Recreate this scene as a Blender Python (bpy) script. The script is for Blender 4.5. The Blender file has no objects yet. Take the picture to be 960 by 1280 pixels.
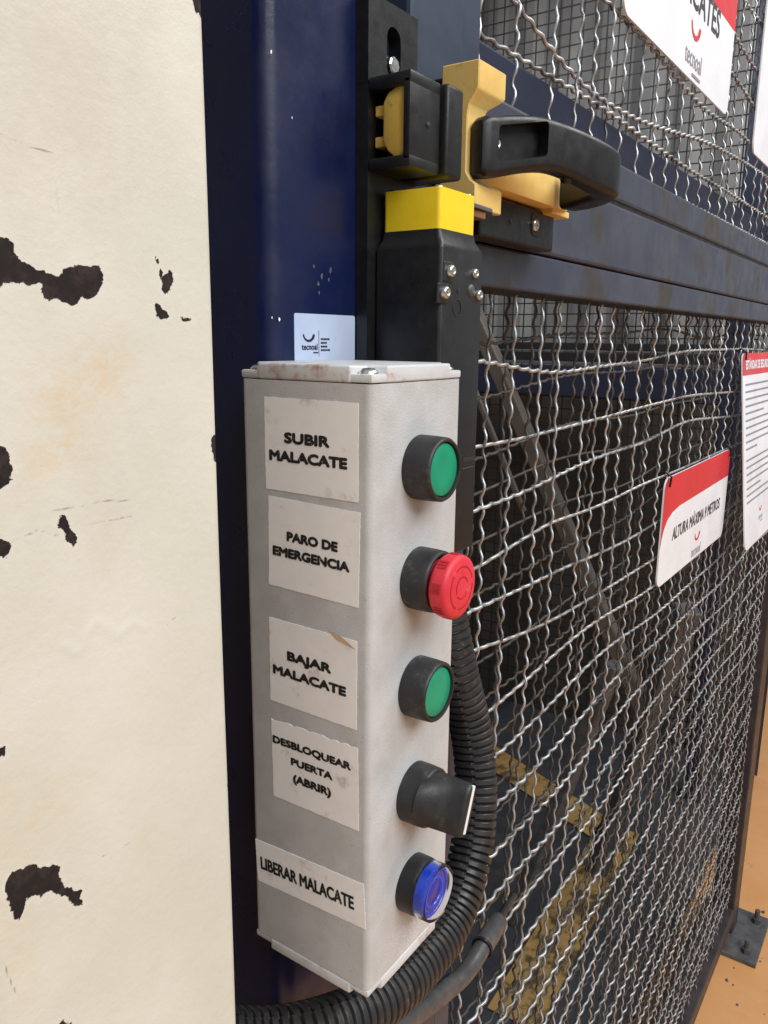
import bpy, bmesh, math, random
import numpy as np
from mathutils import Vector, Matrix

# ---------------------------------------------------------------- camera, world, lights
scene = bpy.context.scene
H = 1.62                                   # height of the lens above the floor; all coordinates below are relative to the lens
F, CX, CY = 1000., 480., 640.              # focal length and centre in photograph pixels
_vv = np.array([432-CX, 5265-CY, F]); _up = -_vv/np.linalg.norm(_vv)
_hx = 1190.; _hy = CY-((_hx-CX)*_up[0]+F*_up[2])/_up[1]
_X = np.array([_hx-CX, _hy-CY, F]); _X /= np.linalg.norm(_X)
_Y = np.cross(_up, _X)
R = np.array([_X, _Y, _up])                # camera axes (right, down, forward) -> world
def ray(x, y): return R @ np.array([x-CX, y-CY, F])
def onY(x, y, Y): d = ray(x, y); return d*Y/d[1]
def onX(x, y, X): d = ray(x, y); return d*X/d[0]
def onZ(x, y, Z): d = ray(x, y); return d*Z/d[2]

cd = bpy.data.cameras.new('camera'); cam = bpy.data.objects.new('camera', cd)
scene.collection.objects.link(cam); scene.camera = cam
r_, d_, f_ = R[:, 0], R[:, 1], R[:, 2]
cam.matrix_world = Matrix(((r_[0], -d_[0], -f_[0], 0), (r_[1], -d_[1], -f_[1], 0), (r_[2], -d_[2], -f_[2], H), (0, 0, 0, 1)))
cd.sensor_fit = 'VERTICAL'; cd.sensor_height = 36; cd.sensor_width = 27; cd.lens = 36*F/1280.
cd.clip_start = 0.01; cd.clip_end = 200

w = bpy.data.worlds.new('World'); scene.world = w; w.use_nodes = True
bg = w.node_tree.nodes['Background']; bg.inputs[0].default_value = (0.93, 0.97, 1.0, 1); bg.inputs[1].default_value = 0.36

def area(name, loc, target, size, energy, col):
    l = bpy.data.lights.new(name, 'AREA'); l.shape = 'RECTANGLE'; l.size, l.size_y = size; l.energy = energy; l.color = col
    o = bpy.data.objects.new(name, l); scene.collection.objects.link(o); o.location = loc
    o.rotation_euler = (Vector(target)-Vector(loc)).to_track_quat('-Z', 'Y').to_euler(); return o
area('hall_ceiling_lamp', (-0.6, -3.2, 4.6), (0.5, 0.3, 1.3), (3.0, 2.4), 212, (0.96, 0.985, 1.0))
area('hall_ceiling_lamp', (2.4, -1.6, 4.4), (0.8, 0.3, 1.0), (2.4, 1.2), 75, (1.0, 0.985, 0.96))
area('added_back_wall_fill', (1.9, 1.1, 2.78), (2.9, 1.2, 2.0), (1.0, 0.3), 9, (0.96, 0.98, 1.0))  # unseen lamp, added to brighten the grey back wall

vs = scene.view_settings; vs.view_transform = 'Standard'; vs.look = 'None'; vs.exposure = 0.0; vs.gamma = 1.0
scene.render.engine = 'CYCLES'

# ---------------------------------------------------------------- materials
def lin(c): return tuple(((v/255.)/12.92 if v/255. <= .04045 else ((v/255.+.055)/1.055)**2.4) for v in c)
class NT:
    def __init__(s, name):
        s.m = bpy.data.materials.new(name); s.m.use_nodes = True; s.t = s.m.node_tree; s.b = s.t.nodes['Principled BSDF']
        tc = s.t.nodes.new('ShaderNodeTexCoord').outputs['Object']; oi = s.t.nodes.new('ShaderNodeObjectInfo')
        vm = s.t.nodes.new('ShaderNodeVectorMath'); vm.operation = 'MULTIPLY_ADD'; vm.inputs[1].default_value = (7.3, 3.1, 5.7)
        s.t.links.new(oi.outputs['Random'], vm.inputs[0]); s.t.links.new(tc, vm.inputs[2]); s.co = vm.outputs[0]
    def n(s, typ, **kw):
        q = s.t.nodes.new(typ)
        for k, v in kw.items(): setattr(q, k, v)
        return q
    def link(s, a, b): s.t.links.new(a, b)
    def noise(s, scale, detail=6, rough=.6, stretch=None, dist=0, seed=0):
        q = s.n('ShaderNodeTexNoise'); q.inputs['Scale'].default_value = scale; q.inputs['Detail'].default_value = detail
        q.inputs['Roughness'].default_value = rough; q.inputs['Distortion'].default_value = dist
        mp = s.n('ShaderNodeMapping'); s.link(s.co, mp.inputs[0]); mp.inputs['Location'].default_value = (seed*1.7, seed*.9, seed*2.3)
        if stretch: mp.inputs['Scale'].default_value = stretch
        s.link(mp.outputs[0], q.inputs['Vector']); return q.outputs['Fac']
    def ramp(s, fac, lo, hi, a=0., b=1.):
        q = s.n('ShaderNodeMapRange'); q.clamp = True; q.interpolation_type = 'SMOOTHSTEP'
        q.inputs['From Min'].default_value = lo; q.inputs['From Max'].default_value = hi
        q.inputs['To Min'].default_value = a; q.inputs['To Max'].default_value = b
        s.link(fac, q.inputs['Value']); return q.outputs[0]
    def mix(s, fac, a, b):
        q = s.n('ShaderNodeMix', data_type='RGBA')
        for sock, v in ((q.inputs[0], fac), (q.inputs[6], a), (q.inputs[7], b)):
            if isinstance(v, bpy.types.NodeSocket): s.link(v, sock)
            elif isinstance(v, (int, float)): sock.default_value = v
            else: sock.default_value = (*v, 1)
        return q.outputs[2]
    def math(s, op, a, b):
        q = s.n('ShaderNodeMath', operation=op)
        for i, v in enumerate((a, b)):
            if isinstance(v, bpy.types.NodeSocket): s.link(v, q.inputs[i])
            else: q.inputs[i].default_value = v
        return q.outputs[0]
    def bump(s, hgt, strength, dist=.001, prev=None):
        q = s.n('ShaderNodeBump'); q.inputs['Strength'].default_value = strength; q.inputs['Distance'].default_value = dist
        s.link(hgt, q.inputs['Height'])
        if prev: s.link(prev, q.inputs['Normal'])
        return q.outputs[0]
    def out(s, col=None, rough=None, metal=None, normal=None, spec=None):
        for k, v in (('Base Color', col), ('Roughness', rough), ('Metallic', metal), ('Normal', normal), ('Specular IOR Level', spec)):
            if v is None: continue
            if isinstance(v, bpy.types.NodeSocket): s.link(v, s.b.inputs[k])
            elif isinstance(v, (int, float)): s.b.inputs[k].default_value = v
            else: s.b.inputs[k].default_value = (*v, 1)
        return s.m

def surf(name, c1, c2, rough=.5, scale=40, metal=0., dirt=None, dirt_scale=25, dirt_lo=.55, dirt_hi=.72, bump=.15, bscale=900, bdist=.0004, stretch=None, spec=None, speck=None):
    t = NT(name)
    col = t.mix(t.ramp(t.noise(scale, stretch=stretch), .3, .7), c1, c2)
    if dirt: col = t.mix(t.ramp(t.noise(dirt_scale, 8, .7, seed=3, stretch=stretch), dirt_lo, dirt_hi, 0, .9), col, dirt)
    if speck: col = t.mix(t.ramp(t.noise(520, 2, .5, seed=8), .70, .76, 0, .8), col, speck)
    rr = t.ramp(t.noise(scale*2.3, seed=5), .25, .75, max(.03, rough-.1), min(1, rough+.12))
    nm = t.bump(t.noise(bscale, 3, .6), bump, bdist)
    return t.out(col, rr, metal, nm, spec)

M = {}
M['box'] = surf('grey_enclosure_paint', lin((183, 184, 183)), lin((195, 196, 197)), .36, 60, dirt=lin((172, 160, 148)), dirt_scale=22, dirt_lo=.58, dirt_hi=.8, bump=.5, bscale=1300, bdist=.0005, speck=lin((158, 156, 152)))
M['lid'] = surf('grey_lid_paint', lin((198, 199, 200)), lin((208, 209, 211)), .42, 60, dirt=lin((166, 126, 106)), dirt_scale=55, dirt_lo=.56, dirt_hi=.70, bump=.3, bscale=1500)
M['sticker'] = surf('worn_white_sticker', lin((242, 241, 240)), lin((247, 246, 245)), .42, 90, dirt=lin((200, 178, 166)), dirt_scale=60, dirt_lo=.56, dirt_hi=.74, bump=.25, bscale=300, bdist=.0003)
M['postpaint'] = surf('navy_post_paint', (.0026, .0068, .040), (.0036, .009, .053), .34, 14, dirt=(.0016, .003, .014), dirt_scale=9, dirt_lo=.5, dirt_hi=.75, bump=.12, bscale=160, bdist=.001, speck=None)
M['framepaint'] = surf('blue_grey_frame_paint', (.032, .039, .068), (.055, .062, .088), .36, 16, dirt=(.042, .034, .026), dirt_scale=9, dirt_lo=.50, dirt_hi=.62, bump=.12, bscale=600, stretch=(1, 1, .8))
M['frameedge'] = surf('brown_scuffed_frame_paint', (.030, .026, .032), (.055, .043, .042), .45, 20, dirt=(.07, .045, .03), bump=.15)
M['stilepaint'] = surf('slate_stile_paint', (.022, .034, .062), (.03, .044, .075), .42, 12, dirt=(.015, .02, .035), dirt_lo=.55, dirt_hi=.8, bump=.1)
M['navyrail'] = surf('navy_rail_paint', (.006, .010, .034), (.010, .016, .045), .45, 10, dirt=(.02, .02, .025), dirt_scale=8)
M['black'] = surf('black_moulded_plastic', (.006, .006, .0065), (.010, .010, .011), .4, 50, dirt=(.022, .02, .019), dirt_scale=60, dirt_lo=.58, dirt_hi=.8, bump=.25, bscale=1800)
M['blackdusty'] = surf('dusty_black_plastic', (.012, .012, .013), (.022, .022, .024), .48, 80, dirt=(.11, .10, .092), dirt_scale=110, dirt_lo=.52, dirt_hi=.8, bump=.25, bscale=1500)
M['rubber'] = surf('black_corrugated_plastic', (.016, .016, .017), (.03, .029, .029), .42, 60, dirt=(.13, .105, .09), dirt_scale=90, dirt_lo=.55, dirt_hi=.8, bump=.1)
M['hose'] = surf('grey_rubber_sleeve', (.05, .05, .052), (.08, .078, .078), .38, 60, dirt=(.14, .12, .11), bump=.15)
M['yellow'] = surf('bright_yellow_plastic', lin((240, 208, 30)), lin((246, 216, 44)), .38, 60, dirt=lin((205, 165, 40)), dirt_scale=70, dirt_lo=.6, dirt_hi=.85, bump=.15)
M['ochre'] = surf('ochre_cast_metal_paint', lin((226, 188, 104)), lin((234, 200, 122)), .5, 50, dirt=lin((160, 112, 50)), dirt_scale=75, dirt_lo=.6, dirt_hi=.78, bump=.3, bscale=700)
M['tongue'] = surf('scuffed_yellow_tongue', lin((228, 196, 92)), lin((220, 186, 84)), .42, 60, dirt=lin((110, 92, 40)), dirt_scale=90, dirt_lo=.55, dirt_hi=.72, bump=.3)
M['zinc'] = surf('zinc_plated_steel', (.55, .56, .55), (.7, .7, .68), .28, 90, metal=1., dirt=(.25, .2, .15), dirt_scale=200)
M['green'] = surf('green_button_plastic', lin((10, 140, 104)), lin((18, 150, 112)), .42, 60, dirt=lin((96, 140, 110)), dirt_scale=90, dirt_lo=.62, dirt_hi=.9, bump=.12)
M['red'] = surf('red_button_plastic', lin((212, 46, 62)), lin((220, 58, 74)), .5, 60, dirt=lin((228, 128, 132)), dirt_scale=120, dirt_lo=.54, dirt_hi=.9, bump=.3, bscale=1600)
M['reddark'] = surf('engraved_red', lin((172, 26, 38)), lin((180, 30, 44)), .6, 60)
M['blue'] = surf('blue_lens_plastic', lin((24, 56, 176)), lin((34, 72, 196)), .25, 80, bump=.05)
M['bluedark'] = surf('violet_blue_lens', lin((52, 46, 140)), lin((60, 58, 160)), .25, 80, bump=.05)
M['whiteprint'] = surf('white_marking', (.8, .8, .8), (.84, .84, .83), .5)
M['signwhite'] = surf('white_sign_sheet', lin((236, 239, 246)), lin((240, 243, 249)), .3, 6, bump=.01)
M['signred'] = surf('red_sign_print', lin((214, 48, 58)), lin((222, 56, 66)), .32, 12, bump=.02)
M['signtext'] = surf('dark_sign_print', lin((62, 62, 70)), lin((70, 70, 78)), .4)
M['signgrey'] = surf('grey_sign_print', lin((140, 140, 150)), lin((150, 150, 158)), .4)
M['bluewhite'] = surf('pale_blue_sticker', lin((176, 190, 216)), lin((188, 202, 226)), .35, 30, bump=.02)
M['ink'] = surf('black_ink', (.012, .012, .014), (.02, .02, .022), .5)
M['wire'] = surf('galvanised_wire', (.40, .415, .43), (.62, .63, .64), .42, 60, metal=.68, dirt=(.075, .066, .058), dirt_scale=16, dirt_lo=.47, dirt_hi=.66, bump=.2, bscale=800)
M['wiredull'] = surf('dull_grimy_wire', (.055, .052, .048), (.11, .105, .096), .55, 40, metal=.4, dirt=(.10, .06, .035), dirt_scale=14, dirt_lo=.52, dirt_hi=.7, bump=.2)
M['wireblack'] = surf('black_mesh_wire', (.006, .006, .006), (.012, .012, .012), .6)
M['floor'] = surf('orange_epoxy_floor', lin((212, 152, 96)), lin((218, 160, 106)), .5, 9, dirt=lin((176, 118, 72)), dirt_scale=14, dirt_lo=.58, dirt_hi=.8, bump=.1, bscale=250, bdist=.001, speck=lin((120, 74, 44)))
M['platform'] = surf('dark_platform_plate', (.026, .030, .038), (.05, .055, .065), .5, 6, dirt=(.07, .058, .046), dirt_scale=7, dirt_lo=.5, dirt_hi=.7, bump=.3, bscale=60, bdist=.002)
M['stripe'] = surf('worn_yellow_floor_paint', lin((172, 138, 80)), lin((154, 124, 76)), .55, 12, dirt=lin((66, 56, 44)), dirt_scale=16, dirt_lo=.46, dirt_hi=.58)
M['sheet'] = surf('grey_corrugated_sheet', (.20, .20, .205), (.27, .27, .27), .5, 3, dirt=(.12, .105, .095), dirt_scale=4, dirt_lo=.5, dirt_hi=.7, stretch=(1, 1, .25), bump=.1, bscale=60)
M['brownwall'] = surf('brown_grimy_sheet', (.035, .030, .025), (.06, .052, .043), .7, 4, dirt=(.02, .017, .014), dirt_scale=5, dirt_lo=.5, dirt_hi=.7)
M['brace'] = surf('grey_brown_steel_tube', (.11, .098, .085), (.16, .145, .13), .42, 12, dirt=(.07, .036, .022), dirt_scale=9, dirt_lo=.54, dirt_hi=.68)
M['plate'] = surf('grey_base_plate_paint', (.07, .07, .078), (.12, .12, .125), .5, 30, dirt=(.05, .035, .028), dirt_scale=30, dirt_lo=.5, dirt_hi=.7)
M['blackpaint'] = surf('black_rail_paint', (.006, .006, .008), (.01, .01, .013), .5)
M['rust_and_floor_shade'] = surf('rusty_steel_and_shaded_floor', (.16, .075, .035), (.24, .12, .06), .7, 20, dirt=(.07, .035, .02), dirt_scale=20)  # rusty metal; the brown also serves as painted shade on the floor strip

t = NT('worn_black_lettering')                         # printed letters rubbed through to the paper in places
wear = t.ramp(t.noise(420, 3, .7, stretch=(1, 1.6, .7)), .63, .68, 0, .8)
M['letter'] = t.out(t.mix(wear, (.010, .010, .011), lin((205, 195, 186))), .55)

t = NT('clear_plastic'); t.b.inputs['Transmission Weight'].default_value = 1.; t.b.inputs['IOR'].default_value = 1.15
M['clear'] = t.out((.93, .95, .99), .12)

# ---------------------------------------------------------------- mesh helpers (all in lens-relative metres)
def mk(name, bm, mat, parent=None, smooth=False, origin=None):
    if isinstance(bm, bmesh.types.BMesh):
        bmesh.ops.recalc_face_normals(bm, faces=bm.faces)
        me = bpy.data.meshes.new(name); bm.to_mesh(me); bm.free()
    else: me = bm
    n = len(me.vertices); co = np.empty(n*3, np.float32); me.vertices.foreach_get('co', co); co = co.reshape(-1, 3)
    mn, mx = co.min(0), co.max(0)
    o = np.array(origin) if origin is not None else np.array([(mn[0]+mx[0])/2, (mn[1]+mx[1])/2, mn[2]])
    me.vertices.foreach_set('co', (co-o).ravel().astype(np.float32)); me.update()
    if smooth: me.polygons.foreach_set('use_smooth', [True]*len(me.polygons))
    me.materials.append(M[mat] if isinstance(mat, str) else mat)
    ob = bpy.data.objects.new(name, me); scene.collection.objects.link(ob)
    wl = o+np.array([0, 0, H])
    if parent is not None:
        ob.parent = parent; wl = wl-np.array(parent['_w'])
    ob.location = wl; ob['_w'] = [float(v) for v in o+np.array([0, 0, H])]
    return ob
def tag(o, label, cat, group=None, kind=None):
    o['label'] = label; o['category'] = cat
    if group: o['group'] = group
    return o
def empty(name, loc, label, cat, group=None):
    o = bpy.data.objects.new(name, None); scene.collection.objects.link(o); o.empty_display_size = .02
    o.location = (loc[0], loc[1], loc[2]+H); o['_w'] = [float(loc[0]), float(loc[1]), float(loc[2])+H]
    return tag(o, label, cat, group)
def autosmooth(o, ang=35):
    me = o.data; me.polygons.foreach_set('use_smooth', [True]*len(me.polygons)); me.set_sharp_from_angle(angle=math.radians(ang)); return o
def box(bm, a, b, bev=0., seg=2):
    a, b = np.minimum(a, b), np.maximum(a, b)
    vs_ = [bm.verts.new((x, y, z)) for z in (a[2], b[2]) for y in (a[1], b[1]) for x in (a[0], b[0])]
    fs = [bm.faces.new([vs_[i] for i in q]) for q in ((0, 1, 3, 2), (4, 5, 7, 6), (0, 1, 5, 4), (2, 3, 7, 6), (0, 2, 6, 4), (1, 3, 7, 5))]
    bmesh.ops.recalc_face_normals(bm, faces=fs)
    if bev > 0:
        es = list({e for f in fs for e in f.edges})
        bmesh.ops.bevel(bm, geom=es, offset=bev, segments=seg, affect='EDGES', profile=.5)
    return vs_
def boxm(a, b, bev=0., seg=2):
    bm = bmesh.new(); box(bm, a, b, bev, seg); return bm
def prism(poly, lo, hi, axis='z', bev=0., seg=2):
    """polygon extruded along an axis; poly in the other two coordinates (cyclic order x,y,z)"""
    bm = bmesh.new()
    def P(p, h): return {'z': (p[0], p[1], h), 'y': (p[0], h, p[1]), 'x': (h, p[0], p[1])}[axis]
    a = [bm.verts.new(P(p, lo)) for p in poly]; b = [bm.verts.new(P(p, hi)) for p in poly]; n = len(poly)
    bm.faces.new(a); bm.faces.new(b[::-1])
    for i in range(n): bm.faces.new((a[i], a[(i+1) % n], b[(i+1) % n], b[i]))
    bmesh.ops.recalc_face_normals(bm, faces=bm.faces)
    if bev > 0: bmesh.ops.bevel(bm, geom=list(bm.edges), offset=bev, segments=seg, affect='EDGES', profile=.5)
    return bm
def lathe(prof, c, axis, n=48, caps=True, bm=None):
    """profile [(radius, height)] turned round an axis direction through c"""
    bm = bm or bmesh.new(); ax = Vector(axis).normalized(); u = ax.orthogonal().normalized(); v = ax.cross(u); c = Vector(c); rows = []
    for r, h in prof:
        if r < 1e-6: rows.append([bm.verts.new(c+ax*h)])
        else: rows.append([bm.verts.new(c+ax*h+u*(r*math.cos(2*math.pi*i/n))+v*(r*math.sin(2*math.pi*i/n))) for i in range(n)])
    for A, B in zip(rows, rows[1:]):
        for i in range(n):
            j = (i+1) % n
            if len(A) == 1 and len(B) == 1: continue
            if len(A) == 1: bm.faces.new((A[0], B[j], B[i]))
            elif len(B) == 1: bm.faces.new((A[i], A[j], B[0]))
            else: bm.faces.new((A[i], A[j], B[j], B[i]))
    return bm
def frames(P):
    P = np.asarray(P, float); T = np.gradient(P, axis=0); T /= np.linalg.norm(T, axis=1)[:, None]
    ref = np.array([0, 0, 1.]) if abs(T[0][2]) < .8 else np.array([1., 0, 0])
    N = []
    n = np.cross(T[0], ref); n /= np.linalg.norm(n)
    for t_ in T:
        n = n-t_*np.dot(n, t_); n /= np.linalg.norm(n); N.append(n.copy())
    N = np.array(N); return P, T, N, np.cross(T, N)
def tube_mesh(name, P, r, sides=6):
    P, T, N, B = frames(P); m = len(P); r = np.broadcast_to(np.asarray(r, float), (m,))
    a = np.linspace(0, 2*np.pi, sides, endpoint=False)
    V = P[:, None, :]+r[:, None, None]*(np.cos(a)[None, :, None]*N[:, None, :]+np.sin(a)[None, :, None]*B[:, None, :])
    return grid_mesh(name, V, True)
def grid_mesh(name, V, wrap, caps=True):
    m, s = V.shape[:2]
    i = np.arange(m-1)[:, None]*s; j = np.arange(s if wrap else s-1)[None, :]; k = (j+1) % s
    Fq = np.stack([i+j, i+k, i+s+k, i+s+j], -1).reshape(-1, 4)
    me = bpy.data.meshes.new(name)
    faces = Fq.tolist()
    if caps and wrap: faces += [list(range(s))[::-1], list(range((m-1)*s, m*s))]
    me.from_pydata(V.reshape(-1, 3).tolist(), [], faces); return me
def spline(pts, n):
    pts = np.asarray(pts, float); q = np.vstack([2*pts[0]-pts[1], pts, 2*pts[-1]-pts[-2]]); out = []
    for i in range(1, len(q)-2):
        for t_ in np.linspace(0, 1, n, endpoint=False):
            a, b, c, d = q[i-1:i+3]
            out.append(.5*((2*b)+(-a+c)*t_+(2*a-5*b+4*c-d)*t_**2+(-a+3*b-3*c+d)*t_**3))
    out.append(pts[-1]); out = np.array(out)
    s = np.concatenate([[0], np.cumsum(np.linalg.norm(np.diff(out, axis=0), axis=1))]); return out, s
def resample(out, s, step):
    k = int(s[-1]/step)+1; q = np.linspace(0, s[-1], k); return np.stack([np.interp(q, s, out[:, i]) for i in range(3)], 1), q
def text_bm(lines, bold=.0):
    """lines: (string, centre u, baseline v, cap height, width) -> flat bmesh in u,v; bold strokes are built up from shifted copies"""
    bm = bmesh.new()
    for s_, u, v, h, wd in lines:
        c = bpy.data.curves.new('t', 'FONT'); c.body = s_; c.size = 1; c.resolution_u = 3; c.fill_mode = 'BOTH'
        o = bpy.data.objects.new('t', c); scene.collection.objects.link(o); bpy.context.view_layer.update()
        me = bpy.data.meshes.new_from_object(o.evaluated_get(bpy.context.evaluated_depsgraph_get()))
        co = np.array([q.co[:] for q in me.vertices]); x0, x1 = co[:, 0].min(), co[:, 0].max(); cap = .70; rb = bold*h
        sh = [(0, 0)]+([(rb*math.cos(k*math.pi/4)*1.15, rb*math.sin(k*math.pi/4)) for k in range(8)] if bold else [])
        for k, (du, dv) in enumerate(sh):
            n0 = len(bm.verts); bm.from_mesh(me); bm.verts.ensure_lookup_table()
            for q in bm.verts[n0:]:
                q.co = ((q.co.x-(x0+x1)/2)/(x1-x0)*(wd-2*rb)+u+du, q.co.y/cap*(h-2*rb)+v+rb+dv, k*2.5e-6)
        bpy.data.objects.remove(o); bpy.data.curves.remove(c); bpy.data.meshes.remove(me)
    return bm
def place(bm, o, u, v):
    o, u, v = Vector(o), Vector(u), Vector(v)
    for q in bm.verts: q.co = o+u*q.co.x+v*q.co.y+u.cross(v)*q.co.z
    return bm
def flat(poly, z=0.):
    bm = bmesh.new(); bm.faces.new([bm.verts.new((p[0], p[1], z)) for p in poly]); return bm
def slab(poly, th):
    bm = bmesh.new(); a = [bm.verts.new((p[0], p[1], 0)) for p in poly]; b = [bm.verts.new((p[0], p[1], th)) for p in poly]; n = len(a)
    bm.faces.new(a[::-1]); bm.faces.new(b)
    for i in range(n): bm.faces.new((a[i], a[(i+1) % n], b[(i+1) % n], b[i]))
    return bm
def rrect(x0, y0, x1, y1, r, n=6):
    p = []
    for cx_, cy_, a0 in ((x1-r, y1-r, 0), (x0+r, y1-r, 90), (x0+r, y0+r, 180), (x1-r, y0+r, 270)):
        for i in range(n+1):
            a = math.radians(a0+90*i/n); p.append((cx_+r*math.cos(a), cy_+r*math.sin(a)))
    return p
rnd = random.Random(7); nrs = np.random.RandomState(5)

# ---------------------------------------------------------------- setting: floor, platform, cage back
def structure(o): o['kind'] = 'structure'; return o
ZF = -H
bm = bmesh.new(); bmesh.ops.create_grid(bm, x_segments=8, y_segments=8, size=14)
for v in bm.verts: v.co.z = ZF; v.co.x += 4
structure(mk('floor', bm, 'floor'))
structure(mk('platform_floor', boxm((.30, .425, ZF-.01), (3.1, 2.6, ZF+.02)), 'platform'))
structure(mk('shaded_floor_strip', boxm((.5, .362, ZF-.01), (2.06, .4245, ZF+.012), .002), 'rust_and_floor_shade'))  # orange floor inside the gate, its shade painted in as brown
ZP = ZF+.024
def stripe(a, b, wd):
    a, b = onZ(*a, ZP), onZ(*b, ZP); d = (b-a)/np.linalg.norm(b-a); nrm = np.array([-d[1], d[0], 0])*wd/2
    bm = bmesh.new(); vs_ = [bm.verts.new(tuple(p)) for p in (a-nrm, b-nrm, b+nrm, a+nrm)]; bm.faces.new(vs_)
    bmesh.ops.translate(bm, verts=bm.verts, vec=(0, 0, 0)); r = bmesh.ops.extrude_face_region(bm, geom=list(bm.faces))
    bmesh.ops.translate(bm, verts=[g for g in r['geom'] if isinstance(g, bmesh.types.BMVert)], vec=(0, 0, .002)); return bm
for i, (a, b, wd) in enumerate((((600, 936), (765, 1045), .13), ((640, 1275), (775, 1035), .13))):
    o = mk('floor_stripe', stripe(a, b, wd), 'stripe'); structure(o)

XB = 2.75
def corrugated(name, x, y0, y1, z0, z1, mat, pitch=.16, dep=.02):
    ys = np.arange(y0, y1, pitch/8); ph = (ys/pitch) % 1
    xs = x+dep*np.clip(np.abs(ph-.5)*4-1, -.5, .5)
    V = np.stack([np.stack([xs, ys, np.full_like(ys, z)], -1) for z in (z0, z1)], 0)
    return structure(mk(name, grid_mesh(name, V, False), mat))
zsp = onX(700, 470, XB+.4)[2]
corrugated('back_wall', XB+.42, .40, 3.4, zsp, 1.62, 'sheet')
corrugated('lower_back_wall', XB+.36, .40, 3.4, ZF, zsp-.001, 'brownwall', .3, .012)
bm = bmesh.new(); box(bm, (.62, 2.62, ZF), (XB+.45, 2.66, 1.2)); structure(mk('side_wall', bm, 'brownwall'))

structure(mk('added_light_blocker', boxm((.40, .40, 1.62), (3.3, 2.7, 1.66)), 'blackpaint'))  # unseen plate, added above the cage to block light from overhead
# fine black welded mesh across the back of the cage
pn = empty('back_mesh_panel', (XB, 1.3, ZF), 'fine black welded mesh panel across the back of the cage', 'mesh panel')
for y in (.56, 1.62, 2.5):
    mk('post', boxm((XB, y-.03, ZF), (XB+.06, y+.03, 1.6), .004), 'navyrail', pn)
def zb_(py): return onX(700, py, XB)[2]
for p0, p1, mt in ((457, 494, 'navyrail'), (451.5, 455.5, 'plate'), (437.5, 439.5, 'plate'), (428, 437, 'blackpaint'), (440, 451, 'blackpaint')):
    mk('rail', boxm((XB-.004, .592, zb_(p1)), (XB+.05, 1.588, zb_(p0)-.0005), .002), mt, pn)
zr0, zr1 = zb_(494), zb_(428)
bm = bmesh.new()
for z in np.arange(-1.42, 1.55, .042):
    if zr0-.005 < z < zr1+.005: continue
    z_ = z+rnd.uniform(-.003, .003); box(bm, (XB+.052, .5, z_), (XB+.0545, 2.5, z_+.0042))
for y in np.arange(.52, 2.5, .042):
    y_ = y+rnd.uniform(-.003, .003); box(bm, (XB+.055, y_, -1.45), (XB+.0575, y_+.0042, 1.55))
o = mk('welded_wires', bm, 'wireblack', pn); o['kind'] = 'stuff'

def beam(a, b, wd, th=None, bev=.004):
    th = th or wd; a, b = Vector(a), Vector(b); L = (b-a).length
    bm = boxm((-wd/2, -th/2, 0), (wd/2, th/2, L), bev); q = (b-a).to_track_quat('Z', 'X')
    for v in bm.verts: v.co = a+q @ v.co
    return bm
XBR = 1.95
a, b = onX(590, 385, XBR), onX(812, 905, XBR)
tag(mk('diagonal_brace', beam(a, b, .038), 'brace'), 'thick grey-brown steel tube slanting across the cage behind the gate', 'brace')
a, b = onX(578, 450, XBR+.1), onX(655, 640, XBR+.1)
tag(mk('thin_brace', beam(a, b, .016), 'brace'), 'thin steel bar slanting alongside the thick brace tube', 'brace')
for (p, q, X_, wd, lb) in (((768, 830), (640, 1150), 1.72, .035, 'pale grey pole leaning inside the cage above the yellow floor stripe'),
                       ((860, 760), (745, 1090), 1.85, .05, 'wider grey pole leaning inside the cage below the white signs')):
    a = onX(*p, X_); b = onZ(*q, ZP); tag(mk('leaning_pole', beam(a, b, wd), 'plate'), lb, 'pole')

# ---------------------------------------------------------------- cream steel column with chipped paint
YC, TC = .23, .012
xe = onY(275, 640, YC)[0]
def pxp(pts, s=2., oy=0.): return [onY(x/s, y/s+oy, YC)[[0, 2]] for x, y in pts]
chips = [pxp([(-60, 585), (0, 595), (35, 610), (45, 645), (80, 665), (120, 685), (155, 685), (185, 668), (220, 665), (255, 680), (255, 710), (235, 745), (205, 740), (178, 762), (150, 745), (110, 745), (110, 710), (60, 705), (25, 705), (0, 720), (-60, 720)]),
         pxp([(388, 640), (398, 650), (408, 690), (425, 675), (430, 710), (420, 735), (405, 725), (398, 690)]),
         pxp([(388, 755), (405, 770), (425, 795), (410, 803), (390, 790)]), pxp([(452, 792), (475, 790), (480, 805), (458, 803)]),
         pxp([(-40, 1115), (0, 1115), (18, 1130), (32, 1165), (25, 1185), (30, 1200), (15, 1215), (-40, 1215)]),
         pxp([(560, 1078), (532, 1088), (530, 1130), (540, 1158), (560, 1158)]), pxp([(483, -60), (486, 25), (512, 48), (530, 40), (530, -60)]),
         pxp([(148, 10), (160, 8), (180, 45), (192, 70), (185, 88), (165, 70), (145, 40)], oy=640),
         pxp([(-40, 68), (0, 68), (15, 72), (27, 92), (15, 115), (-40, 115)], oy=640),
         pxp([(15, 930), (30, 900), (80, 880), (120, 890), (130, 878), (150, 885), (150, 915), (165, 940), (205, 945), (212, 985), (190, 985), (170, 965), (150, 955), (130, 945), (100, 970), (80, 960), (65, 965), (60, 1000), (48, 1020), (30, 1000), (15, 970)], oy=640),
         pxp([(-40, 575), (15, 585), (15, 610), (-40, 620)], oy=640), pxp([(140, 1290), (160, 1265), (180, 1275), (186, 1290)], oy=640),
         pxp([(572, 680), (590, 676), (590, 720), (574, 712)], oy=640)]
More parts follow.
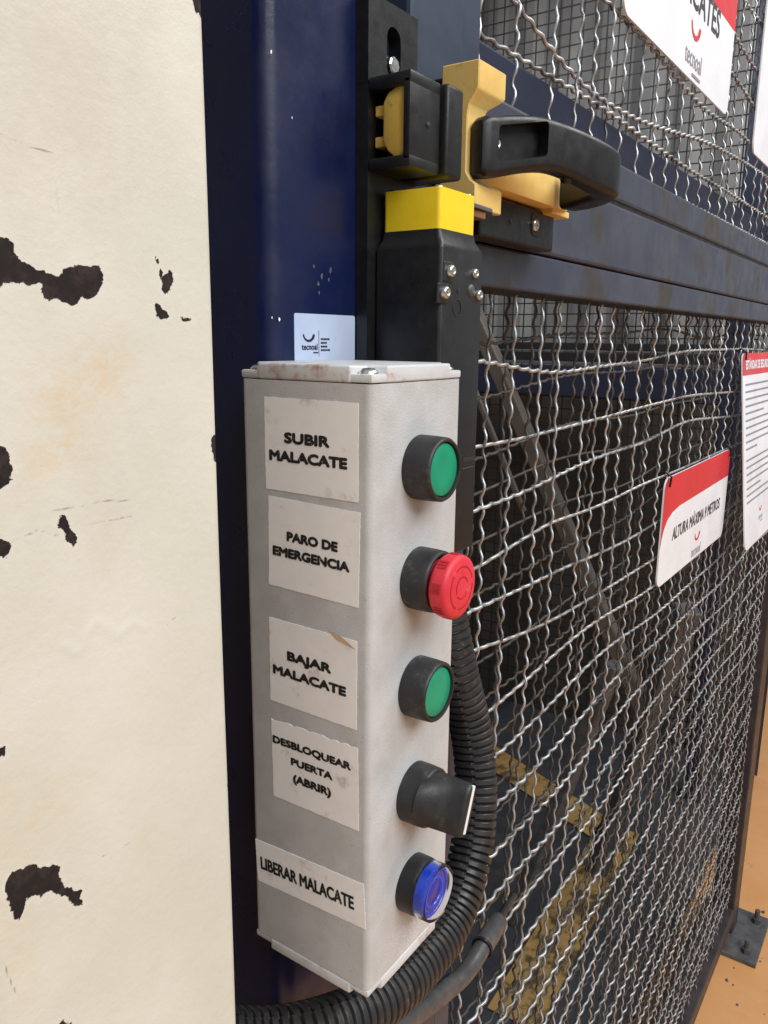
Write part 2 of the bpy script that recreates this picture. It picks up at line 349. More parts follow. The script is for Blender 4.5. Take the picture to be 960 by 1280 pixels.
lines = [pxp([(0, 335), (60, 360), (135, 385)]), pxp([(140, 450), (143, 490), (147, 530)]), pxp([(130, 1275), (200, 1268), (250, 1252), (330, 1252)]),
         pxp([(30, 75), (95, 45), (150, 60)], oy=640), pxp([(195, 35), (260, 22), (330, 12)], oy=640), pxp([(10, 1125), (25, 1170), (45, 1210)], oy=640),
         pxp([(255, 860), (330, 825)], oy=640), pxp([(440, 262), (415, 285)], oy=640)]
ridge = [pxp([(165, 335), (180, 352), (205, 345), (220, 300), (238, 272), (260, 280), (290, 312), (310, 295), (335, 275), (362, 288)], oy=640)]
stains = [((270, 920), (150, 1010), .010, 1.), ((200, 1100), (90, 1150), .007, .9), ((60, 780+1280), (140, 740+1280), .010, .6), ((370, 800+1280), (380, 860+1280), .006, .4), ((20, 700+1280), (60, 1200+1280), .008, .5)]
gx = np.concatenate([np.linspace(.02, .085, 8), np.arange(.09, xe-.0015, .001), [xe]]); gz = np.concatenate([[ZF, -1.1, -.75], np.arange(-.58, .32, .001), [.5, .9]])
GX, GZ = np.meshgrid(gx, gz); Pq = np.stack([GX, GZ], -1)
def segd(P, a, b):
    a, b = np.asarray(a), np.asarray(b); ab = b-a; t_ = np.clip(((P-a) @ ab)/(ab @ ab+1e-12), 0, 1); return np.linalg.norm(P-a-t_[..., None]*ab, axis=-1)
def sdf(P, poly):
    d = np.full(P.shape[:-1], 9.); ins = np.zeros(P.shape[:-1], bool)
    for a, b in zip(poly, poly[1:]+poly[:1]):
        d = np.minimum(d, segd(P, a, b))
        c = (a[1] > P[..., 1]) != (b[1] > P[..., 1]); xi = (b[0]-a[0])*(P[..., 1]-a[1])/((b[1]-a[1]) or 1e-9)+a[0]; ins ^= c & (P[..., 0] < xi)
    return np.where(ins, -d, d)
def jagged(poly, levels=3, k=.26):
    q = random.Random(len(poly)*31+int(abs(poly[0][1])*1e4))
    for lv in range(levels):
        out = []
        for a_, b_ in zip(poly, poly[1:]+poly[:1]):
            a_, b_ = np.asarray(a_), np.asarray(b_); d_ = b_-a_; out += [a_, a_+d_*q.uniform(.35, .65)+np.array([-d_[1], d_[0]])*q.uniform(-k, k)]
        poly = out; k *= .85
    return poly
chip = np.full(GX.shape, 9.)
for p in chips: chip = np.minimum(chip, sdf(Pq, jagged(p)))
lin_d = np.full(GX.shape, 9.); rid_d = np.full(GX.shape, 9.)
for L_ in lines:
    for a, b in zip(L_, L_[1:]): lin_d = np.minimum(lin_d, segd(Pq, a, b))
for L_ in ridge:
    for a, b in zip(L_, L_[1:]): rid_d = np.minimum(rid_d, segd(Pq, a, b))
st = np.zeros(GX.shape)
for a, b, r, k in stains:
    a, b = onY(a[0]/2, a[1]/2, YC)[[0, 2]], onY(b[0]/2, b[1]/2, YC)[[0, 2]]; st = np.maximum(st, k*np.exp(-(segd(Pq, a, b)/r)**2))
bend = .115+(GZ+.1)*0; yy = YC+.22*np.clip(bend-GX, 0, 1)**1.0*(GX < bend)
yy = yy-.00022*np.exp(-(rid_d/.0018)**2)-.0004*np.sin(GZ*21+GX*30)*.5
yy = np.where(GX > xe-.0016, yy+.0012*((GX-(xe-.0016))/.0016)**2, yy)
V = np.stack([GX, yy, GZ], -1)
me = grid_mesh('front_flange', V, False)
t = NT('chipped_cream_paint')
def attr(n): q = t.n('ShaderNodeAttribute'); q.attribute_name = n; return q.outputs['Fac']
jag = t.math('MULTIPLY', t.math('SUBTRACT', t.noise(800, 5, .7), .5), .0020)
d = t.math('ADD', attr('chip'), jag); mask = t.ramp(d, -.00012, .00012, 1, 0)
halo = t.ramp(d, .0002, .0022, .35, 0)
cream = t.mix(t.ramp(t.noise(14), .3, .7), lin((203, 202, 189)), lin((212, 210, 199)))
cream = t.mix(t.ramp(t.noise(7, 7, .65, seed=2, stretch=(1, 1, .5)), .5, .75, 0, .55), cream, lin((186, 177, 162)))
stn = t.math('MULTIPLY', attr('stain'), t.ramp(t.noise(120, 4, .7, stretch=(1, 1, 1.6)), .3, .65))
cream = t.mix(t.math('MULTIPLY', stn, .36), cream, lin((206, 172, 120)))
cream = t.mix(t.ramp(t.noise(55, 7, .75, seed=9), .66, .74, 0, .4), cream, lin((150, 140, 128)))
scr = t.math('MULTIPLY', t.ramp(attr('scratch'), .0001, .0006, 1, 0), t.ramp(t.noise(200, 4, .7, seed=4), .42, .56))
cream = t.mix(t.math('MULTIPLY', scr, .7), cream, lin((120, 112, 106)))
cream = t.mix(halo, cream, lin((214, 210, 200)))
dark = t.mix(t.ramp(t.noise(160, 6, .7, seed=6), .45, .68), (.008, .004, .004), (.030, .019, .016))
hgt = t.math('MULTIPLY', mask, -1.)
nm = t.bump(t.noise(420, 5, .65), .2, .0008); nm = t.bump(hgt, .8, .0012, nm); nm = t.bump(t.noise(35, 5, .65, seed=11), .2, .003, nm)
M['cream'] = t.out(t.mix(mask, cream, dark), t.math('ADD', t.math('MULTIPLY', mask, .48), .42), 0., nm)
col = empty('steel_column', (.12, YC+.1, ZF), 'cream painted steel column with dark chipped patches beside the navy post', 'column')
fo = mk('front_flange', me, 'cream', col, smooth=True)
for n_, arr in (('chip', chip), ('scratch', lin_d), ('stain', st)):
    at = fo.data.attributes.new(n_, 'FLOAT', 'POINT'); at.data.foreach_set('value', arr.ravel().astype(np.float32))
t = NT('plain_cream_paint'); M['creamplain'] = t.out(t.mix(t.ramp(t.noise(14), .3, .7), lin((220, 212, 196)), lin((228, 221, 208))), .5)
mk('flange_core', prism([(.02, YC+.023), (.115, YC+.002), (xe-.002, YC+.002), (xe, YC+.0035), (xe, YC+TC), (.02, YC+.03)], ZF, .9, 'z'), 'creamplain', col)
mk('web', boxm((.02, YC+.0305, ZF), (.034, YC+.20, .9)), 'creamplain', col)
mk('rear_flange', boxm((-.16, YC+.2005, ZF), (xe, YC+.213, .9)), 'creamplain', col)

# ---------------------------------------------------------------- navy gate post
YP = .27
xpc = .293
bm = boxm((xpc, YP, ZF), (xpc+.102, YP+.10, .85))
es = [e for e in bm.edges if abs(e.verts[0].co.z-e.verts[1].co.z) > .5]
bmesh.ops.bevel(bm, geom=es, offset=.011, segments=8, affect='EDGES', profile=.5)
post = empty('gate_post', (xpc+.05, YP+.05, ZF), 'navy blue rounded square steel post behind the grey control box', 'post')
autosmooth(mk('tube', bm, 'postpaint', post), 40)
for (px, py, r) in ((339, 65, .0008), (365, 147, .0005), (349, 399, .0009), (340, 397, .0005), (392, 333, .0008), (402, 345, .0012), (413, 338, .0013), (398, 355, .001), (411, 350, .0009), (399, 366, .0008)):
    p = onY(px, py, YP-.0001); bm = bmesh.new(); k = 7
    ring = [(p[0]+r*rnd.uniform(.5, 1)*math.cos(6.283*i/k), p[2]+1.6*r*rnd.uniform(.5, 1)*math.sin(6.283*i/k)) for i in range(k)]
    bm.faces.new([bm.verts.new((q[0], YP-.00015, q[1])) for q in ring]); mk('paint_fleck', bm, 'plate' if py > 300 and py < 390 else 'signwhite', post)

# sticker on the post
stk = empty('pale_sticker', (.337, YP-.0003, -.02), 'small pale blue sticker with smile logo on the navy post above the box', 'sticker')
PX, PZ = (1, 0, 0), (0, 0, 1)
mk('backing', place(slab(rrect(.3097, -.030, .3598, .0122, .0012, 3), .0003), (0, YP-.0001, 0), PX, PZ), 'bluewhite', stk)
def smile(cx_, cz_, r, y, th0=.10, th1=.22, a0=188, a1=352, n=18, mir=False):
    bm = bmesh.new(); A, B = [], []
    for i in range(n+1):
        u = i/n; a = math.radians(a0+(a1-a0)*u); th = r*(th0+(th1-th0)*math.sin(u*math.pi*.5+.2)*u)
        if i == n: th *= .8
        A.append(bm.verts.new((cx_+(r+th)*math.cos(a), y, cz_+(r+th)*math.sin(a)*.9))); B.append(bm.verts.new((cx_+(r-th)*math.cos(a), y, cz_+(r-th)*math.sin(a)*.9)))
    for i in range(n): bm.faces.new((A[i], A[i+1], B[i+1], B[i]))
    return bm
ys = YP-.0006
mk('logo', smile(.3205, .0025, .0042, ys), 'ink', stk)
bm = text_bm([('tecnoal', .3212, -.0058, .0032, .0125)], .03); mk('lettering', place(bm, (0, ys, 0), PX, PZ), 'ink', stk)
bm = bmesh.new()
for z, wd in ((-.0008, .006), (-.0027, .005), (-.0046, .0052), (-.0064, .0072)):
    x = .3302
    while x < .3302+wd:
        l = rnd.uniform(.0008, .002); bm.faces.new([bm.verts.new((q[0], ys, q[1])) for q in ((x, z), (x+l, z), (x+l, z+.0009), (x, z+.0009))]); x += l+.0003
bm.faces.new([bm.verts.new((q[0], ys, q[1])) for q in ((.3285, -.009), (.3288, -.009), (.3288, .004), (.3285, .004))])
bm.faces.new([bm.verts.new((q[0], ys, q[1])) for q in ((.324, -.0075), (.328, -.0075), (.328, -.0069), (.324, -.0069))])
mk('small_print', bm, 'ink', stk)

# ---------------------------------------------------------------- mesh gate
YG = .285; YM = .302; YM2 = .338; XE = 2.14
gate = empty('mesh_gate', (1.3, .31, ZF+.09), 'wide wire mesh gate with dark blue steel frame beside the navy post', 'gate')
mk('stile', boxm((.434, YG, -1.53), (.496, YG+.06, .78), .003), 'stilepaint', gate)
mk('stile', boxm((.4965, YG+.002, -1.48), (.5235, YG+.058, .78), .002), 'stilepaint', gate)
mk('stile', boxm((2.085, YG, -1.53), (XE, YG+.06, .78), .003), 'frameedge', gate)
mk('rail', boxm((.5245, YG, .1335), (2.0845, YG+.05, .168), .003), 'framepaint', gate)
mk('rail', boxm((.5245, YG+.001, .0695), (2.0845, YG+.05, .1305), .003), 'framepaint', gate)
mk('rail', boxm((.5245, YG+.003, .0385), (2.0845, YG+.05, .0685), .002), 'framepaint', gate)
mk('rail', boxm((.5245, YG+.003, .1302), (2.0845, YG+.04, .1338)), 'black', gate)  # black strip put in for the shade of the gap between the frames
mk('rail', boxm((.5245, YG, -1.53), (2.0845, YG+.07, -1.488), .003), 'frameedge', gate)
mk('rail', boxm((.5245, YG, .73), (2.0845, YG+.06, .78), .003), 'framepaint', gate)
mk('rear_rail', boxm((.5245, .352, .1685), (2.0845, .39, .243), .003), 'navyrail', gate)

def field(x, z, k):
    return (.006*np.sin(3.1*x+5*z+k)+.005*np.sin(7.7*x-3*z+2*k)+.003*np.sin(15*x+9*z+k*.7), .005*np.sin(4.3*z+2.1*x+k)+.004*np.sin(11*z-3*x+1.3*k))
PER = .0205; ST = PER/6
def hwire(z0, xa, xb, Y, mat, k, zs=None, r=.0017, amp=.0018, damp=1.):
    x = np.arange(xa, xb, ST*(1.0)); dz, _ = field(x, z0, k)
    z = z0+dz*damp
    if zs is not None: z = np.interp(x, zs[0], zs[1]); q = np.convolve(np.pad(z, 20, 'edge'), np.ones(41)/41, 'valid'); z = q
    ph = nrs.uniform(0, 6.28); A = amp*(.75+.25*np.sin(x*9+ph))
    y = Y+A*np.sin(2*np.pi*x/PER+ph)+.002*np.sin(x*5+ph); z = z+.5*A*np.cos(2*np.pi*x/PER+ph*1.3)
    mk('wire', tube_mesh('wire', np.stack([x, y, z], 1), r, 5), mat, gate, smooth=True)
def vwire(x0, za, zb, Y, mat, k, r=.00132, amp=.0021):
    z = np.arange(za, zb, ST); _, dx = field(x0, z, k); ph = nrs.uniform(0, 6.28); A = amp*(.8+.2*np.sin(z*13+ph))
    s = np.sin(2*np.pi*z/PER+ph); s = np.sign(s)*np.abs(s)**.8
    y = Y+A*s+.002*np.sin(z*6+ph); x = x0+dx+.55*A*np.sin(2*np.pi*z/PER+ph+.6)
    mk('wire', tube_mesh('wire', np.stack([x, y, z], 1), r, 5), mat, gate, smooth=True)
def zline(pts, Y): q = np.array([onY(*p, Y) for p in pts]); return q[:, 0], q[:, 2]
meas = [[(592, 448), (625, 454), (665, 466), (690, 467), (757, 456), (800, 452), (860, 438), (930, 436)],
        [(596, 558), (625, 555), (660, 547), (700, 536), (757, 521), (800, 509), (860, 494), (918, 490)],
        [(590, 638), (640, 620), (668, 608), (695, 592), (757, 566), (800, 556), (860, 525), (920, 520)],
        [(585, 715), (620, 700), (640, 690), (655, 668), (680, 655), (720, 643), (757, 628), (800, 605), (835, 592)],
        [(576, 768), (600, 756), (650, 738), (690, 716), (757, 690), (800, 668), (825, 650)],
        [(570, 817), (600, 812), (640, 798), (690, 778), (757, 738), (820, 697)]]
zs_used = []
for i, p in enumerate(meas):
    zx = zline(p, YM); x, z = zx; sl = 0.
    x = np.append(x, 2.1); z = np.append(z, z[-1]-.01)
    hwire(0, .50, 2.09, YM, 'wire', 0, (x, z))
zl = -.272
while zl > -1.46:
    zl -= .052+rnd.uniform(-.007, .007); hwire(zl, .50, 2.09, YM, 'wire', zl*9)
for i in range(29):
    z = .02-.052*i+rnd.uniform(-.012, .012)
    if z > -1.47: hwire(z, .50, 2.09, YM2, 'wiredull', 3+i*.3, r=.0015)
xs = [.548, .578, .622, .676, .719, .787, .825, .870, .918]
while xs[-1] < 2.02: xs.append(xs[-1]+.055+rnd.uniform(-.008, .008))
for i, x in enumerate(xs): vwire(x, -1.49, .040, YM, 'wire', .2*i)
x = .535
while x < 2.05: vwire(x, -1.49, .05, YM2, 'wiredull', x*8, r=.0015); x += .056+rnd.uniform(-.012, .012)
# upper panel
up = [[(607, 46), (640, 66), (700, 103), (757, 138), (800, 172), (860, 213), (910, 240), (960, 272)],
      [(640, -8), (665, 25), (690, 58), (710, 88), (735, 112), (770, 135), (800, 152), (840, 165), (880, 177), (930, 203), (960, 222)],
      [(776, 212), (860, 256), (960, 305)]]
for p in up:
    x, z = zline(p, YM); s0 = (z[1]-z[0])/(x[1]-x[0]); x = np.concatenate([[x[0]-.2], x, [2.1]]); z = np.concatenate([[z[0]-.2*min(s0, .3)], z, [z[-1]]]); hwire(0, .52, 2.09, YM, 'wire', 0, (x, z))
for i in range(8): hwire(.31+.055*i+rnd.uniform(-.008, .008), .52, 2.09, YM, 'wire', 5+i)
xs = [.549, .607, .677, .72, .762, .801, .846]
while xs[-1] < 2.02: xs.append(xs[-1]+.052+rnd.uniform(-.009, .009))
for i, x in enumerate(xs): vwire(x, .160, .74, YM, 'wire', 4+.3*i)

# far post with base plate
fp = empty('far_gate_post', (2.18, .31, ZF), 'dark steel post on a bolted grey base plate at the far end of the gate', 'post')
mk('tube', boxm((2.1425, .29, ZF+.0125), (2.205, .352, .9), .005), 'frameedge', fp)
mk('base_plate', boxm((2.06, .215, ZF), (2.27, .395, ZF+.0122), .001), 'plate', fp)
for (x, y) in ((2.095, .245), (2.235, .245), (2.095, .368), (2.235, .368)):
    b = mk('anchor_bolt', lathe([(0, .05), (.007, .05), (.007, .012), (0, .012)], (x, y, ZF), (0, 0, 1), 12), 'plate', fp)
    mk('nut', lathe([(0, .026), (.013, .026), (.013, .0123), (0, .0123)], (x, y, ZF), (0, 0, 1), 6), 'plate', b)

bm = bmesh.new()
for k in range(34):
    x, y = 2.14+rnd.gauss(0, .10), .17+rnd.gauss(0, .07); r = rnd.uniform(.0012, .004)*(1.6 if k % 9 == 0 else 1)
    if .21 < y < .40 and 2.055 < x < 2.275: continue
    n0 = len(bm.verts); bmesh.ops.create_icosphere(bm, subdivisions=1, radius=r); bm.verts.ensure_lookup_table()
    for v in bm.verts[n0:]: v.co = Vector((x+v.co.x*rnd.uniform(.6, 1.6), y+v.co.y*rnd.uniform(.6, 1.4), ZF+max(0, v.co.z*.6+r*.3)))
o = mk('floor_grit', bm, 'plate'); tag(o, 'dark grit scattered on the orange floor by the base plate', 'grit'); o['kind'] = 'stuff'
# ---------------------------------------------------------------- signs on the gate
YS = YM-.0078
def sign(name, label, x0, x1, z0, z1, rc, tilt=0.):
    s = empty(name, ((x0+x1)/2, YS, z0), label, 'sign')
    mk('board', place(slab([(p[0], p[1]) for p in rrect(x0, z0, x1, z1, rc)], .0022), (0, YS+.0022, 0), PX, PZ), 'signwhite', s)
    return s
def onsign(bm, k=1): return place(bm, (0, YS-.0003*k, 0), PX, PZ)
def brandlogo(s, cx_, cz_, sc):
    mk('logo', smile(cx_, cz_, .016*sc, YS-.0006), 'signred', s)
    mk('logo_lettering', onsign(text_bm([('tecnoal', cx_, cz_-.042*sc, .018*sc, .062*sc)], .0), 2), 'signgrey', s)
    bm = bmesh.new(); bm.faces.new([bm.verts.new((q[0], YS-.0006, q[1])) for q in ((cx_-.002*sc, cz_-.05*sc), (cx_+.03*sc, cz_-.05*sc), (cx_+.03*sc, cz_-.047*sc), (cx_-.002*sc, cz_-.047*sc))]); mk('logo_underline', bm, 'signgrey', s)
# maximum height sign
a = onY(830, 597, YS); b = onY(910, 565, YS); c = onY(823, 733, YS)
x0, x1, z1, z0 = (a[0]+c[0])/2, b[0]+.02, (a[2]+b[2])/2, c[2]-.002
s = sign('height_sign', 'white sign with red top reading ALTURA MÁXIMA 9 METROS hung on mesh', x0, x1, z0, z1, .016)
hd = [p for p in rrect(x0, z0, x1, z1, .016) if p[1] > z1-.02] ; hdr = [(x1, z1-.047)]
hdr += [(x1, z1-.016)]+[p for p in rrect(x0, z0, x1, z1, .016)[:14]]+[(x0, z1-.098)]
hdr += [(x0+.004, z1-.085), (x0+.012, z1-.072), (x0+.026, z1-.061), (x0+.048, z1-.054), (x0+.085, z1-.050)]
hdr = hdr[:1]+hdr[2:]
mk('header', onsign(flat(hdr)), 'signred', s)
mk('lettering', onsign(text_bm([('ALTURA MÁXIMA 9 METROS', (x0+x1)/2+.006, z1-.098, .0195, .29)], .03)), 'signtext', s)
brandlogo(s, (x0+x1)/2+.01, z1-.112, .9)
for x in (x0+.012, x1-.014):
    mk('cable_tie', tube_mesh('cable_tie', [(x, YS-.003, z1-.012), (x+.001, YS-.004, z1+.002), (x, YS+.004, z1+.008), (x, YS+.014, z1+.004)], .0016, 6), 'black', s)
# safety rules sign
a = onY(925, 440, YS); c = onY(925, 692, YS)
x0, z1, z0 = a[0], a[2], c[2]; x0 = a[0]; c = onY(925, 692, YS*a[0]/c[0]); z0 = c[2]; x1 = x0+.285
s = sign('rules_sign', 'tall white sign headed ESTÁNDAR DE SEGURIDAD with rows of small print', x0, x1, z0+.004, z1, .016)
rr = rrect(x0, z0+.004, x1, z1, .016); hdr = rr[:14]+[(x0, z1-.038), (x1, z1-.038)]
mk('header', onsign(flat(hdr)), 'signred', s)
mk('header_lettering', onsign(text_bm([('ESTÁNDAR DE SEGURIDAD', (x0+x1)/2, z1-.028, .016, .235)], .05), 2), 'signwhite', s)
bm = bmesh.new(); z = z1-.056; ln = 0
while z > z0+.075:
    x = x0+.020; e = x1-.02 if ln % 5 != 4 else x0+.02+rnd.uniform(.05, .2)
    while x < e:
        l = rnd.uniform(.006, .02); bm.faces.new([bm.verts.new((q[0], YS-.0003, q[1])) for q in ((x, z), (x+l, z), (x+l, z+.0034), (x, z+.0034))]); x += l+.002
    ln += 1; z -= .0125 if ln % 10 else .02
mk('small_print', bm, 'signgrey', s)
brandlogo(s, x0+.14, z0+.065, .6)
s.location.y -= .042; s.rotation_euler.x = -.11
for x in (x0+.012, x1-.014): mk('cable_tie', tube_mesh('cable_tie', [(x, YS-.003, z1-.012), (x+.001, YS-.004, z1+.002), (x, YS+.004, z1+.008), (x, YS+.014, z1+.004)], .0016, 6), 'black', s)
# winch sign above
a = onY(780, 25, YS); b = onY(907, 138, YS)
x0, x1 = a[0]-.004, b[0]+.01; z0 = (onY(800, 55, YS)[2]+b[2])/2+.004; z1 = z0+.165
s = sign('winch_sign', 'white sign with red top ending in CATES above the gate rail', x0, x1, z0, z1, .016)
rr = rrect(x0, z0, x1, z1, .016); hdr = [(x1, z1-.060)]+rr[:14]+[(x0, z1-.098), (x0+.004, z1-.085), (x0+.012, z1-.072), (x0+.026, z1-.064), (x0+.048, z1-.06)]
mk('header', onsign(flat(hdr)), 'signred', s)
mk('lettering', onsign(text_bm([('MALACATES', (x0+x1)/2+.012, z1-.092, .033, .25)], .03)), 'signtext', s)
brandlogo(s, (x0+x1)/2+.030, z0+.062, 1.15)
# second upper sign, mostly out of frame
a = onY(948, 60, YS); c = onY(946, 195, YS)
x0 = (a[0]+c[0])/2; z0 = c[2]+.0
s = sign('upper_sign', 'plain white sign beside the winch sign on the upper mesh', x0, x0+.28, z0, z0+.30, .016)

# ---------------------------------------------------------------- grey control box
bx0, bx1, by0, by1, bzb, bzt = .2713, .3466, .1944, .2697, -.3135, -.0185
cb = empty('control_box', ((bx0+bx1)/2, (by0+by1)/2, bzb-.006), 'grey push-button control box with five stickers and five buttons on the navy post', 'control box')
bm = boxm((bx0, by0, bzb), (bx1, by1, bzt)); es = [e for e in bm.edges if abs(e.verts[0].co.z-e.verts[1].co.z) > .1]
bmesh.ops.bevel(bm, geom=es, offset=.0035, segments=5, affect='EDGES', profile=.5); autosmooth(mk('body', bm, 'box', cb), 40)
def lid(z0, z1, sgn):
    # plate with the four corners cut down for the screws
    zt, zl_ = (z1, z0+.0038) if sgn > 0 else (z0, z1-.0038)
    n = 12; e = .0002; A = (bx0-e, by0-e, bx1+e, by1+e); L_ = bx1-bx0; bm = bmesh.new()
    za, zb = (z0, zl_) if sgn > 0 else (zl_, z1)
    g = .0005; box(bm, (A[0]+g, A[1]+g, za+.0002), (A[2]-g, A[3]-g, zb), .0008, 2)
    c = .0115; x0_, y0_, x1_, y1_ = A; i_ = 0.
    cross = [(x0_+c, y0_+i_), (x1_-c, y0_+i_), (x1_-c+.002, y0_+c-.002), (x1_-i_, y0_+c), (x1_-i_, y1_-c), (x1_-c+.002, y1_-c+.002), (x1_-c, y1_-i_), (x0_+c, y1_-i_), (x0_+c-.002, y1_-c+.002), (x0_+i_, y1_-c), (x0_+i_, y0_+c), (x0_+c-.002, y0_+c-.002)]
    q = prism(cross, z0, z1, 'z', .0010, 3)
    m_ = bpy.data.meshes.new('x'); q.to_mesh(m_); q.free(); bm.from_mesh(m_); bpy.data.meshes.remove(m_)
    return bm
top = autosmooth(mk('lid', lid(bzt+.0003, bzt+.0075, 1), 'lid', cb), 40)
bot = autosmooth(mk('base_lid', lid(bzb-.0068, bzb-.0003, -1), 'lid', cb), 40)
for x in (bx0+.0062, bx1-.0062):
    for y in (by0+.0062, by1-.0062):
        mk('screw', lathe([(0, .0028), (.0025, .0026), (.0042, .0012), (.0044, 0)], (x, y, bzt+.0038), (0, 0, 1), 16), 'zinc', top, smooth=True)

# stickers with lettering on the label face (seen from -x: +y is left)
def jag_rect(y0, y1, z0, z1, amp, torn=()):
    p = []; n = 26
    for (a, b, k) in (((y1, z1), (y0, z1), 'top'), ((y0, z1), (y0, z0), 'right'), ((y0, z0), (y1, z0), 'bot'), ((y1, z0), (y1, z1), 'left')):
        A = amp*(5 if k in torn else 1)
        for i in range(n):
            u = i/n; w_ = 0 if i == 0 else rnd.uniform(-A, A)
            y, z = a[0]+(b[0]-a[0])*u, a[1]+(b[1]-a[1])*u
            p.append((-y, z+w_) if k in ('top', 'bot') else (-y+w_, z))
    return p
FU, FV = (0, -1, 0), (0, 0, 1)
def label_sticker(ya, yb, zt_l, zt_r, zb_l, zb_r, rows, torn=(), desc=None, peel=False):
    z1, z0 = (zt_l+zt_r)/2, (zb_l+zb_r)/2; tl = ((zt_r-zt_l)+(zb_r-zb_l))/2/(yb-ya)
    poly = jag_rect(ya, yb, z0, z1, .00012, torn); bm = slab(poly, .00025)
    sl = math.tan(0)
    rot = Matrix.Rotation(((zt_r-zt_l)+(zb_r-zb_l))/2/(yb-ya), 3, 'Z'); cen = Vector((-(ya+yb)/2, (z0+z1)/2, 0))
    def rt(b_):
        for v in b_.verts: v.co = cen+rot @ (v.co-cen)
        return b_
    if peel:     # a strip of the paper is torn up along the right edge
        pass
    L_ = mk('label_sticker', place(rt(bm), (bx0+.00002, 0, 0), FU, FV), 'sticker', cb)
    if desc: L_['label'] = desc
    bm = text_bm([(s_, -(y), z, h, wd) for s_, y, z, h, wd in rows], .08 if len(rows) > 1 else .04)
    mk('lettering', place(rt(bm), (bx0-.00040, 0, 0), FU, FV), 'letter', L_)
    return L_
yl, yr = .2548, .2012
label_sticker(yr, yl, -.0263, -.0263, -.0688, -.0690, [('SUBIR', .2297, -.0466, .0052, .0263), ('MALACATE', .2295, -.0552, .0052, .0452)], desc='sticker reading SUBIR MALACATE')
label_sticker(.2005, .2538, -.0720, -.0735, -.1156, -.1163, [('PARO DE', .2273, -.0926, .0048, .0300), ('EMERGENCIA', .2283, -.1007, .0048, .0455)], desc='sticker reading PARO DE EMERGENCIA')
L3 = label_sticker(.2016, .2547, -.1310, -.1335, -.1765, -.1745, [('BAJAR', .2297, -.1517, .0050, .0270), ('MALACATE', .2300, -.1607, .0050, .0450)], desc='sticker reading BAJAR MALACATE with a torn corner')
label_sticker(.2006, .2543, -.1850, -.1850, -.2282, -.2265, [('DESBLOQUEAR', .2290, -.1975, .0042, .0490), ('PUERTA', .2287, -.2062, .0042, .0262), ('(ABRIR)', .2287, -.2152, .0046, .0240)], ('top',), desc='sticker reading DESBLOQUEAR PUERTA (ABRIR) with a torn top edge')
label_sticker(.1964, .2672, -.2575, -.2545, -.2824, -.2780, [('LIBERAR MALACATE', .2335, -.2722, .0074, .0615)], desc='long sticker reading LIBERAR MALACATE')
p = [onX(x, y, bx0-.0006) for x, y in ((409, 788), (428, 795), (447, 812), (438, 810), (420, 800))]
bm = bmesh.new(); vs_ = [bm.verts.new((bx0-(.0005 if i in (0, 3, 4) else .0016), q[1], q[2])) for i, q in enumerate(p)]; bm.faces.new(vs_)
M['tornpaper'] = surf('brown_torn_paper', lin((214, 190, 160)), lin((226, 206, 180)), .7, 200)
mk('torn_flap', bm, 'tornpaper', L3)

# buttons on the face y = by0 (axis -y)
AX = (0, -1, 0); bxc = .3092
def bezel(z, h, r=.0150, mat='blackdusty', x=bxc):
    prof = [(r*1.0, 0), (r, h*.55), (r-.0003, h-.0012), (r-.0009, h-.0003), (r-.0016, h), (r-.0022, h-.0003), (r-.0026, h-.0036), (0, h-.0036)]
    return mk('bezel', lathe(prof, (x, by0-.0001, z), AX, 56), mat, cb, smooth=True)
def flush_button(z, nm):
    b = bezel(z, .0142); autosmooth(b, 50); b['label'] = nm
    mk('button_cap', lathe([(.0122, .0105), (.0122, .0127), (.0117, .0131), (.006, .0127), (0, .0125)], (bxc, by0, z), AX, 48), 'green', b, smooth=True)
zb1, zb2, zb3, zb4, zb5 = -.0575, -.1105, -.1655, -.2225, -.2745
flush_button(zb1, 'green flush button beside the SUBIR MALACATE sticker'); flush_button(zb3, 'green flush button beside the BAJAR MALACATE sticker')
# emergency stop
b = autosmooth(bezel(zb2, .0135, .0150), 50); b['label'] = 'red mushroom emergency stop button'
cz = (bxc+.0006, by0, zb2-.0008)
ms = mk('mushroom_head', lathe([(.0118, .0118), (.0118, .0135), (.0140, .0146), (.0149, .0160), (.0151, .0172), (.0151, .0215), (.0146, .0228), (.0130, .0236), (.007, .0241), (0, .0243)], cz, AX, 64), 'red', b, smooth=True)
bm = bmesh.new()
for g in range(8):
    for k in (-1, 0, 1):
        a = math.radians(g*45+9+k*6.5); rm = Matrix.Rotation(a, 3, 'Y')
        n0 = len(bm.verts); vs_ = box(bm, (.0146, -.0212, -.00055), (.01545, -.0166, .00055)); bm.verts.ensure_lookup_table()
        for v in bm.verts[n0:]: v.co = Vector(cz)+rm @ v.co
mk('grip_notches', bm, 'reddark', ms)
bm = bmesh.new()
for r0, r1, a0, a1 in ((.0096, .0103, 15, 120), (.0096, .0103, 135, 240), (.0096, .0103, 255, 360), (.0048, .0055, 20, 200), (.0048, .0054, 215, 330)):
    n = 16; A, B = [], []
    for i in range(n+1):
        a = math.radians(a0+(a1-a0)*i/n)
        for r, lst in ((r0, A), (r1, B)): lst.append(bm.verts.new((cz[0]+r*math.cos(a), by0-(.02402 if r > .008 else .02435), cz[2]+r*math.sin(a))))
    for i in range(n): bm.faces.new((A[i], A[i+1], B[i+1], B[i]))
mk('arrow_engraving', bm, 'reddark', ms)
